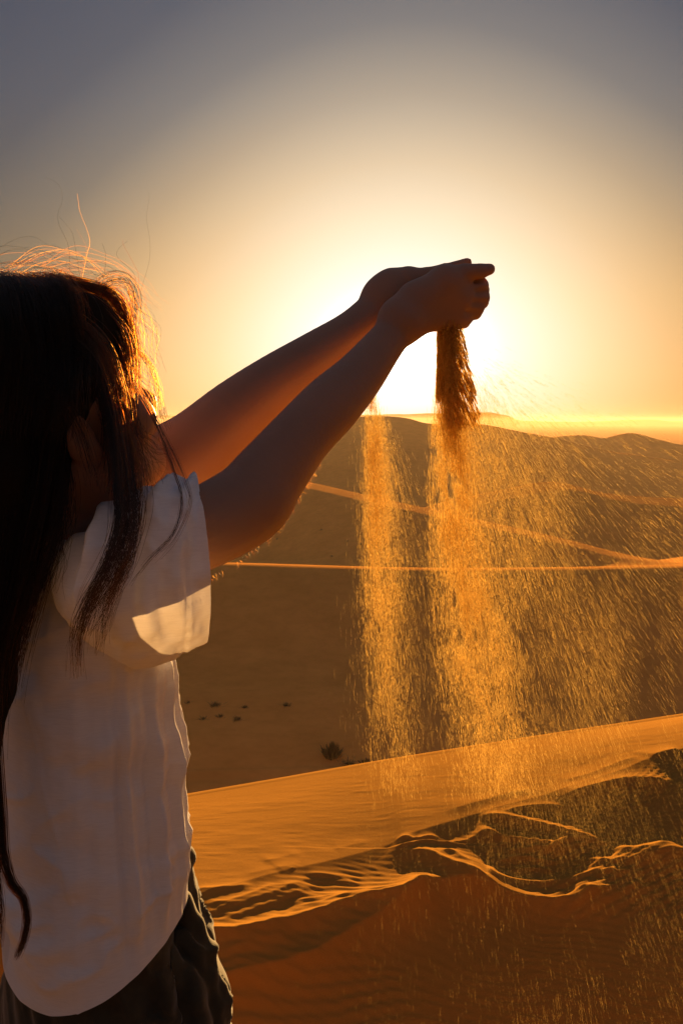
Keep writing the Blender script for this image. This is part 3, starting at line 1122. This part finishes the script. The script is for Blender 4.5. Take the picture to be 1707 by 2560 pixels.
# cloth bunched and billowing at the front of the hip
DR = [[(395, 2060, 1.20, 34), (432, 2150, 1.21, 46), (440, 2250, 1.21, 58), (455, 2360, 1.20, 72), (478, 2470, 1.19, 84), (480, 2640, 1.17, 92)],
      [(452, 2350, 1.15, 26), (482, 2392, 1.15, 28), (516, 2450, 1.145, 26), (541, 2520, 1.14, 22), (546, 2620, 1.13, 20)],
      [(425, 2400, 1.12, 26), (450, 2440, 1.12, 32), (480, 2490, 1.115, 36), (490, 2560, 1.11, 40), (492, 2650, 1.10, 44)],
      [(455, 2250, 1.17, 22), (485, 2310, 1.17, 24), (515, 2385, 1.165, 22), (545, 2470, 1.16, 18), (553, 2580, 1.15, 16)],
      [(390, 2450, 1.09, 26), (402, 2500, 1.09, 28), (412, 2560, 1.09, 26), (412, 2650, 1.08, 24)]]
for ch in DR:
    for a, c in zip(ch[:-1], ch[1:]):
        tr.append(cone(Q(*a[:3]), rp(a[3], a[2]), Q(*c[:3]), rp(c[3], c[2]), .009))
v, f = polygonize(tr, (-0.62, 0.70, 0.04), (0.05, 1.42, 0.95), 0.004)
n = vnormals(v, f)
rq = np.stack([(v[:, 0] + .45 * v[:, 2]) * 26, v[:, 1] * 14, (v[:, 2] - .4 * v[:, 0]) * 8], -1)
v = v + n * (0.011 * (1 - np.abs(fbm(rq, 3, 87))) ** 4 * np.clip((v[:, 0] + .33) / .10, 0.15, 1))[:, None]
v = v + n * (0.004 * fbm(v * np.array([16, 16, 5.0]), 3, 81) + 0.0022 * np.sin(v[:, 0] * 150 + v[:, 2] * 40 + 4 * fbm(v * 6, 2, 83)))[:, None]
mesh_from('trousers', v, f, m_trs, person)

# ------------------------------------------------------------------ hair
m_hc, t = mat('hair_dark')
b = t.n('ShaderNodeBsdfPrincipled')
b.inputs['Base Color'].default_value = (0.009, 0.006, 0.004, 1)
b.inputs['Roughness'].default_value = 0.8
b.inputs['Specular IOR Level'].default_value = 0.08
out(t, b.outputs[0])
def hair_mat(name, mel, red, ior, rough):
    m, t = mat(name)
    b = t.n('ShaderNodeBsdfHairPrincipled')
    b.parametrization = 'MELANIN'
    b.inputs['Melanin'].default_value = mel
    b.inputs['Melanin Redness'].default_value = red
    b.inputs['Random Color'].default_value = 0.35
    b.inputs['IOR'].default_value = ior
    b.inputs['Roughness'].default_value = rough
    b.inputs['Radial Roughness'].default_value = 0.55
    out(t, b.outputs[0])
    return m


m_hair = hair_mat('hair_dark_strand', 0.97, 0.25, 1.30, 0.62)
m_hair_sun = hair_mat('hair_sunlit_strand', 0.88, 0.60, 1.45, 0.40)  # lighter, redder melanin paints the sun's glow into the colour of these strands


def pc(a, ra, b, rb, k=0.03):
    return cone(P(*a), ra * a[2] / F, P(*b), rb * b[2] / F, k)


hc = [ell(hp(-.030, 0, .045), HB, np.array([.098, .084, .098]) * HS, .03),
      pc((40, 830, 0.97), 125, (205, 838, 0.98), 100),
      pc((30, 860, 0.95), 140, (20, 1180, 0.915), 135),
      pc((190, 860, 0.955), 90, (92, 1020, 0.93), 76),
      pc((20, 1180, 0.915), 135, (-5, 1430, 0.895), 92),
      pc((-5, 1430, 0.895), 92, (-28, 1720, 0.89), 50),
      pc((-28, 1720, 0.89), 50, (-40, 2000, 0.885), 28)]
v, f = polygonize(hc, (-0.62, 0.72, 0.85), (0.0, 1.2, 1.80), 0.004)
n = vnormals(v, f)
v = v + n * (0.004 * fbm(v * np.array([60, 60, 7.0]), 3, 91) + 0.003 * fbm(v * np.array([22, 22, 4.0]), 2, 92))[:, None]
hair = mesh_from('hair', v, f, m_hc, person)

STR_P, STR_R, STR_S = [], [], []
SUNLIT = False
NP = 22


def strands(guide, n, s0, s1, rad=0.00022, frizz=3.0, depth=0.018, vary=0.12, curl=0.0):
    """n hairs along a guide of (px, py, Y); spread s0 -> s1 in photo pixels"""
    g = dens(guide, 8)
    L = np.linspace(0, 1, len(g))
    for i in range(n):
        e = 1.0 - abs(random.gauss(0, vary))
        st = abs(random.gauss(0, vary * 0.5))
        tt = np.linspace(min(st, .4), max(e, 0.45), NP)
        px, py, Y = (np.interp(tt, L, g[:, c]) for c in range(3))
        sp = s0 + (s1 - s0) * tt
        a = random.gauss(0, 0.5)
        bq = random.gauss(0, 0.5)
        ph, fr = random.uniform(0, 6.28), random.uniform(4, 11)
        wv = frizz * (np.sin(tt * fr + ph) + 0.45 * np.sin(tt * fr * 2.7 + ph * 2)) * (0.25 + tt)
        dx, dy = np.gradient(px), np.gradient(py)
        ln = np.hypot(dx, dy) + 1e-6
        px2 = px + (-dy / ln) * (sp * a + wv) + curl * np.sin(tt * 14 + ph) * tt
        py2 = py + (dx / ln) * (sp * a + wv) + curl * np.cos(tt * 14 + ph) * tt
        Y2 = Y + depth * bq * (0.4 + sp / 40.0) * 0.6
        pts = np.array([P(x, y, d) for x, y, d in zip(px2, py2, Y2)])
        STR_P.append(pts)
        STR_S.append(SUNLIT)
        STR_R.append(rad * random.uniform(0.7, 1.2) * (1 - 0.55 * np.linspace(0, 1, NP)))


# over the crown and the back of the head
for k_ in range(60):
    xs = -80 + k_ * 4.2 + random.uniform(-12, 12)
    e_ = random.uniform(-18, 22)
    tp_ = random.uniform(-14, 16)
    strands([(xs - 30, 688 + tp_ + .03 * abs(xs), .965), (xs + 14 + e_ * .3, 716 + tp_, .91 + .0001 * abs(xs)), (xs + 34 + e_ * .7, 786, .872 + .0002 * max(xs, 0)), (xs + 42 + e_, 880, .858 + .00025 * max(xs, 0)), (xs + 32 + e_ * 1.3, 990, .853), (xs + 14 + e_ * 1.5, 1110, .85)],
            22, 16, 34, frizz=8, depth=.008, vary=.3)
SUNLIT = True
strands([(60, 900, .87), (140, 985, .875), (196, 1066, .885), (228, 1160, .885), (244, 1230, .88)], 34, 20, 26, frizz=3)
strands([(120, 770, .92), (235, 850, .92), (286, 960, .925), (304, 1080, .925), (312, 1170, .91)], 130, 34, 34)
SUNLIT = True
# crown to the face, falling over the cheek
strands([(20, 700, .98), (170, 708, .98), (282, 745, 1.0), (320, 840, 1.01), (324, 940, 1.01), (322, 1040, 1.0), (325, 1130, .99), (326, 1210, .97)], 330, 14, 36, frizz=6)
strands([(60, 730, .97), (200, 760, .96), (286, 840, .97), (302, 950, .97), (300, 1060, .96), (300, 1160, .94), (292, 1240, .92)], 420, 30, 38, frizz=6)
strands([(40, 800, .93), (180, 830, .92), (266, 930, .925), (296, 1040, .925), (312, 1140, .91), (322, 1210, .90)], 170, 40, 26)
# main lock over the shoulder
strands([(120, 800, .91), (228, 890, .905), (272, 1010, .90), (292, 1120, .88), (300, 1220, .86), (300, 1320, .835), (262, 1430, .815), (218, 1520, .81), (194, 1600, .81), (188, 1700, .815)], 200, 24, 15, frizz=9, vary=.2)
strands([(240, 960, .92), (300, 1090, .91), (325, 1200, .88), (330, 1300, .85), (318, 1390, .82), (285, 1480, .815), (258, 1560, .815), (240, 1640, .82)], 90, 22, 18, frizz=10, vary=.2)
strands([(250, 960, .92), (320, 1120, .91), (340, 1230, .88), (335, 1330, .85), (300, 1430, .82), (240, 1520, .81), (205, 1590, .81)], 80, 28, 20, frizz=11, vary=.22)
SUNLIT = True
strands([(300, 900, .98), (385, 1040, .96), (432, 1160, .92), (455, 1245, .88), (436, 1330, .86), (375, 1400, .84), (322, 1470, .83)], 12, 8, 5, frizz=3)
strands([(320, 930, .98), (405, 1080, .96), (462, 1200, .90), (472, 1262, .88), (430, 1350, .86), (380, 1410, .845)], 9, 8, 6, frizz=3)
SUNLIT = False
# hair down the back
for k_ in range(13):
    x0 = -90 + k_ * 18
    xe = -95 + k_ * 13
    strands([(x0 + 20, 740 + abs(k_ - 6) * 4, .93), (x0 + 15, 900, .90), (x0 + 5, 1080, .88), (x0 * .85 - 5, 1260, .865), (xe, 1450, .86), (xe * .6 - 30, 1650, .865), (xe * .35 - 35, 1900, .87)],
            150, 30, 24, frizz=9, depth=.012, vary=.22)
strands([(140, 980, .90), (148, 1110, .885), (152, 1230, .87), (135, 1350, .86), (95, 1480, .86), (58, 1610, .865), (28, 1760, .87)], 160, 12, 22, frizz=6, vary=.2)
strands([(160, 1150, .885), (170, 1260, .87), (150, 1340, .865), (130, 1420, .865), (110, 1480, .865)], 50, 20, 34, frizz=9, curl=6)
# curl at the end of the hair
strands([(-30, 1600, .88), (-12, 1850, .88), (2, 2040, .88), (10, 2140, .88), (30, 2205, .88), (58, 2245, .88), (68, 2295, .88), (60, 2350, .88), (40, 2402, .88)], 170, 16, 7, frizz=1.8, vary=.08)
strands([(-20, 1900, .885), (-6, 2060, .885), (-4, 2200, .885), (4, 2290, .885), (0, 2370, .885)], 60, 12, 8, frizz=3)
# loose hair lifted by the wind along the top
for k_ in range(54):
    j = random.uniform(-4, 74)
    a = random.uniform(-6, 14)
    xs = random.uniform(-90, 120)
    strands([(xs, 668 + a + j * .35, .97), (xs + 90, 618 + j + random.uniform(-8, 8), .97), (xs + 180, 628 + j + random.uniform(-8, 12), .97), (xs + 250, 680 + j * .8 + random.uniform(-6, 12), .98), (xs + 300, 745 + j * .6, .98)],
            1, 3, 8, rad=.00015, frizz=4, vary=.05)
for k_ in range(46):
    j = random.uniform(0, 1)
    strands([(215 + 40 * j, 725 + 12 * j, .98), (265 + 20 * j, 692 + 22 * j, .99), (312 + 8 * j, 690 + 26 * j, .99), (340 - 4 * j, 735 + 20 * j, 1.0), (340 - 8 * j, 800, 1.0), (326, 880, 1.0)],
            1, 16, 22, rad=.00019, frizz=4, vary=.12)
for gl in ([(175, 690), (172, 617), (150, 565), (146, 535), (156, 500), (148, 462), (110, 440)], [(200, 690), (191, 630), (179, 579), (148, 540)], [(205, 700), (217, 642), (225, 598), (201, 531), (195, 483)],
           [(340, 780), (357, 713), (373, 655), (375, 604), (367, 544), (373, 492), (368, 477)], [(-20, 640), (0, 620), (48, 595), (90, 593), (128, 617)], [(200, 700), (212, 650), (215, 615), (190, 571)],
           [(340, 800), (348, 700), (335, 660), (310, 615), (309, 600)], [(330, 760), (338, 690), (300, 650), (294, 628), (320, 600)], [(260, 700), (265, 640), (255, 607)]):
    strands([(x, y, .98) for x, y in gl], 1, 0, 0, rad=.00014, frizz=0.6, vary=.01)
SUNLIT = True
# frizz in front of the face
for k_ in range(70):
    y0 = random.uniform(740, 990)
    dx = random.uniform(8, 62)
    dn = random.uniform(60, 190)
    strands([(318, y0 - 40, 1.0), (342, y0, 1.01), (342 + dx * .8, y0 + dn * .3, 1.01), (342 + dx, y0 + dn * .7, 1.0), (345 + dx * .9 + random.uniform(-20, 25), y0 + dn, 1.0)], 1, 3, 8, rad=.00019, frizz=4, vary=.1, curl=random.choice([0, 0, 4, 8]))
strands([(325, 860, 1.0), (372, 905, 1.0), (394, 960, 1.0), (404, 1020, .99), (425, 1080, .98)], 22, 8, 14, rad=.0002, frizz=4)
strands([(320, 1020, .98), (350, 1090, .97), (395, 1130, .96), (440, 1150, .95)], 24, 22, 30, rad=.0002, frizz=7)
strands([(300, 1000, .96), (335, 1100, .95), (365, 1170, .94), (380, 1230, .93)], 40, 24, 26, rad=.0002, frizz=6)

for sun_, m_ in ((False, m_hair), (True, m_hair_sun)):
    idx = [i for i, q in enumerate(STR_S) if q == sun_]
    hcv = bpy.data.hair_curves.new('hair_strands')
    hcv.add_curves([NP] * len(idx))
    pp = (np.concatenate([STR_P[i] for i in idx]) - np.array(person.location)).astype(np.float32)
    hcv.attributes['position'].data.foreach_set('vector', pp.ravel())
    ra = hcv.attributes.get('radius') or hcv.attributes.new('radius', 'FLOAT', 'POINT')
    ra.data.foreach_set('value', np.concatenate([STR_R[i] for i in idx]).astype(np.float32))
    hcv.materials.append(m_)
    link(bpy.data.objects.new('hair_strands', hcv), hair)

# fine hairs along the lower edge of the near arm
AP, AR = [], []
for i in range(120):
    q = random.random()
    edge = dens([(520, 1452), (610, 1398), (697, 1318), (765, 1215), (806, 1143)], 12)
    j = int(q * (len(edge) - 2))
    e0, e1 = edge[j], edge[j + 1]
    tx_, ty_ = (e1 - e0) / np.hypot(*(e1 - e0))
    Yq = np.interp(e0[0], [520, 806], [1.10, 1.21]) * KD
    Lh = random.uniform(6, 20)
    sl = random.uniform(-1.2, 0.4)
    base_ = e0 - np.array([-ty_, tx_]) * 5
    pts = []
    for w_ in np.linspace(0, 1, 5):
        o_ = base_ + (np.array([-ty_, tx_]) + sl * np.array([tx_, ty_]) * w_) * Lh * w_
        pts.append(P(o_[0], o_[1], Yq + random.gauss(0, .001)))
    AP.append(np.array(pts))
    AR.append(np.full(5, .00009) * np.linspace(1, .3, 5))
ah = bpy.data.hair_curves.new('arm_hair')
ah.add_curves([5] * len(AP))
ah.attributes['position'].data.foreach_set('vector', (np.concatenate(AP) - np.array(person.location)).astype(np.float32).ravel())
ra = ah.attributes.get('radius') or ah.attributes.new('radius', 'FLOAT', 'POINT')
ra.data.foreach_set('value', np.concatenate(AR).astype(np.float32))
ah.materials.append(m_hair_sun)
link(bpy.data.objects.new('arm_hair', ah), bo)

# ------------------------------------------------------------------ falling sand
m_gr, t = mat('backlit_sand_grain')
df = t.n('ShaderNodeBsdfDiffuse')
tl = t.n('ShaderNodeBsdfTranslucent')
tcn = t.n('ShaderNodeTexCoord')
var = t.ramp(t.noise(tcn.outputs['Object'], 230.0, 1.0), [(0.34, (0.62, 0.57, 0.50, 1)), (0.60, (1, 1, 1, 1))])
t.link(t.mix('MULTIPLY', 1.0, (0.72, 0.47, 0.15, 1), var), df.inputs[0])
t.link(t.mix('MULTIPLY', 1.0, (0.99, 0.78, 0.33, 1), var), tl.inputs[0])
mx = t.n('ShaderNodeMixShader')
mx.inputs[0].default_value = 0.7
t.link(df.outputs[0], mx.inputs[1])
t.link(tl.outputs[0], mx.inputs[2])
tp = t.n('ShaderNodeBsdfTransparent')
tp.inputs[0].default_value = (1.0, 0.92, 0.72, 1)
m2 = t.n('ShaderNodeMixShader')
m2.inputs[0].default_value = 0.52
t.link(mx.outputs[0], m2.inputs[1])
t.link(tp.outputs[0], m2.inputs[2])
out(t, m2.outputs[0])


def Pv(px, py, Y):
    u = (px - 853.5) / F
    v_ = (1280.0 - py) / F
    s_ = Y / (CP + v_ * SP)
    return np.stack([u * s_, Y, EYE + (-SP + v_ * CP) * s_], -1)


def grains(name, cen, dirs, length, rad, label):
    """slender splinter-shaped grains: 4 corners, 4 faces each"""
    N = len(cen)
    d = dirs / np.linalg.norm(dirs, axis=1, keepdims=True)
    r0 = rng.normal(size=(N, 3))
    a = np.cross(d, r0)
    a /= np.linalg.norm(a, axis=1, keepdims=True)
    b_ = np.cross(d, a)
    L = np.broadcast_to(np.asarray(length), (N,))[:, None]
    r = np.broadcast_to(np.asarray(rad), (N,))[:, None]
    V = np.stack([cen - d * L / 2 + a * r, cen - d * L / 2 - a * r, cen + d * L / 2 + b_ * r, cen + d * L / 2 - b_ * r], 1)
    Fx = np.array([(0, 1, 2), (1, 0, 3), (2, 3, 0), (3, 2, 1)])
    faces = (np.arange(N)[:, None, None] * 4 + Fx[None]).reshape(-1, 3)
    o = mesh_from(name, V.reshape(-1, 3), faces, m_gr, None, smooth=False)
    return tag(o, label, 'sand', None, 'stuff')


def strings(x, y, Y, tx, ty, n, gap, glen):
    """short rows of grains following one another along the fall; all in photo pixels at their own depth"""
    ln = np.hypot(tx, ty)
    tx, ty = tx / ln, ty / ln
    cs, ds = [], []
    for i in range(n):
        o_ = (i - (n - 1) / 2) * gap + rng.normal(0, gap * .18, len(x))
        j = rng.normal(0, .5, len(x))
        c = Pv(x + tx * o_ - ty * j, y + ty * o_ + tx * j, Y)
        e = Pv(x + tx * (o_ + 4) - ty * j, y + ty * (o_ + 4) + tx * j, Y)
        cs.append(c)
        ds.append(e - c)
    return np.concatenate(cs), np.concatenate(ds)


HY = 1.36 * KD
def clumpy(x, y, sc_, seed, power):
    """keep more grains where a drifting noise field is high, so that the fall billows"""
    q = np.stack([x / sc_, y / (sc_ * 2.2), np.zeros_like(x)], -1)
    f_ = np.clip(0.5 + 0.9 * fbm(q, 3, seed), 0, 1)
    return rng.random(len(x)) < f_ ** power


# main stream under the right fist
N = 60000
s_ = rng.random(N) ** 1.2
y = 812 + s_ * 1180
gl = np.array([(812, 1116, 24), (900, 1118, 25), (960, 1120, 28), (1050, 1122, 40), (1200, 1130, 58), (1400, 1150, 78), (1600, 1182, 96), (1860, 1235, 118), (2000, 1265, 130)], float)
cx, hw = np.interp(y, gl[:, 0], gl[:, 1]), np.interp(y, gl[:, 0], gl[:, 2])
uu = rng.normal(0, .52, N)
uu = np.where(uu < 0, np.maximum(uu * .9, -.95 - .35 * rng.random(N) ** 2), uu)
x = cx + hw * uu
ok = (y < 1000) | clumpy(x - (y - 812) * .12, y, 40, 203, .5)
ok &= rng.random(N) > np.clip((y - 1500) / 700, 0, .75)
x, y, uu, s_ = x[ok], y[ok], uu[ok], s_[ok]
tx = 0.02 + np.clip(uu, 0, 2) * .10 + (y - 812) / 1050 * .16
c1, d1 = strings(x, y, HY + rng.normal(0, .014, len(x)) * (1 + 3 * s_), tx, np.ones(len(x)), 2, 9, 6)
# opaque head of the stream, straight out of the fist
N2 = 3600
y = 800 + rng.random(N2) ** 1.6 * 200
x = 1114 + rng.uniform(-1, 1, N2) * (21 + (y - 800) * .02)
c2, d2 = strings(x, y, HY + rng.normal(0, .010, N2), np.zeros(N2) + .01, np.ones(N2), 1, 8, 6)
# coarse clumps that break away on the lee side of the stream
N3 = 700
y = 818 + rng.random(N3) ** .8 * 250
w_ = (y - 818) / 250
x = 1134 + rng.random(N3) ** 1.3 * (20 + 72 * w_) - 20 * w_
c3, d3 = strings(x, y, HY + rng.normal(0, .015, N3), .28 + .3 * rng.random(N3), np.ones(N3), 2, 9, 8)
cen = np.concatenate([c1, c2, c3])
dr = np.concatenate([d1, d2, d3])
rad = np.concatenate([rng.uniform(.00009, .00021, len(c1)), rng.uniform(.0005, .0011, len(c2)), rng.uniform(.0006, .0015, len(c3))])
ln = np.concatenate([rng.uniform(.004, .009, len(c1)), rng.uniform(.006, .020, len(c2)), rng.uniform(.007, .016, len(c3))])
grains('falling_sand', cen, dr, ln, rad, 'thick column of sand pouring from the nearer fist')
# thinner stream from the other fist
N = 26000
s_ = rng.random(N) ** .95
y = 985 + s_ * 1010
gl = np.array([(985, 926, 14), (1100, 935, 27), (1300, 945, 38), (1500, 957, 52), (1700, 974, 64), (1990, 1000, 80)], float)
cx, hw = np.interp(y, gl[:, 0], gl[:, 1]), np.interp(y, gl[:, 0], gl[:, 2])
uu = rng.normal(0, .55, N)
uu = np.where(uu < 0, np.maximum(uu * .85, -.85 - .4 * rng.random(N) ** 2), uu)
x = cx + hw * uu
ok = clumpy(x, y, 40, 207, .8) & (rng.random(N) > np.clip((y - 1200) / 900, 0, .8))
x, y, s_ = x[ok], y[ok], s_[ok]
c1, d1 = strings(x, y, 1.45 * KD + rng.normal(0, .02, len(x)), .03 + .12 * s_ + rng.normal(0, .03, len(x)), np.ones(len(x)), 2, 9, 6)
grains('falling_sand', c1, d1, rng.uniform(.004, .009, len(c1)), rng.uniform(.00008, .00018, len(c1)), 'thin curtain of sand trickling from the farther fist')
# sand carried off by the wind: rows of grains fanning out from below the fists
N = 72000
th = R(90) - np.abs(rng.gamma(2.0, 13.0, N)) * math.pi / 180
th = np.where(th < R(22), R(22) + rng.random(N) * R(68), th)
r = 120 + 1800 * rng.random(N) ** .80
sx, sy = 1118 + rng.normal(0, 26, N), 815 + rng.random(N) * 60
x = sx + r * np.cos(th)
y = sy + r * np.sin(th) + 0.00006 * r * r
tx, ty = np.cos(th), np.sin(th) + 0.00012 * r
ok = (x < 1900) & (y < 2760) & ~((y < 1020) & (rng.random(N) < .2)) & clumpy(x, y, 150, 211, .9)
ok &= rng.random(N) > np.clip((y - 1700) / 700, 0, .78)
x, y, tx, ty, r = x[ok], y[ok], tx[ok], ty[ok], r[ok]
Yd = HY + rng.normal(0, 1, len(x)) * (.012 + .00013 * r)
c1, d1 = strings(x, y, Yd, tx, ty, 3, 9, 6)
# and a second, steeper veil from the farther fist
N = 11000
th = R(91) - np.abs(rng.normal(0, 10, N)) * math.pi / 180
r = 60 + 1600 * rng.random(N)
x, y = 930 + rng.normal(0, 1, N) * (14 + .035 * r) + r * np.cos(th), 990 + r * np.sin(th)
ok = rng.random(N) > np.clip((y - 1450) / 700, 0, .92)
x, y, th = x[ok], y[ok], th[ok]
c2, d2 = strings(x, y, 1.45 * KD + rng.normal(0, .05, len(x)), np.cos(th), np.sin(th), 3, 9, 6)
cen, dr = np.concatenate([c1, c2]), np.concatenate([d1, d2])
low_ = np.clip((EYE - 0.15 - cen[:, 2]) / 0.45, 0, 1)          # the veil thins to the finest dust lower down
grains('blown_sand', cen, dr, rng.uniform(.0035, .0075, len(cen)), rng.uniform(.00006, .00016, len(cen)) * (1 - .5 * low_), 'veil of sand grains blown sideways by the wind below the fists')
print('tris', sum(sum(len(p.vertices) - 2 for p in o.data.polygons) if len(o.data.polygons) < 5000 else len(o.data.polygons) * (len(o.data.polygons[0].vertices) - 2) for o in sc.objects if o.type == 'MESH'))
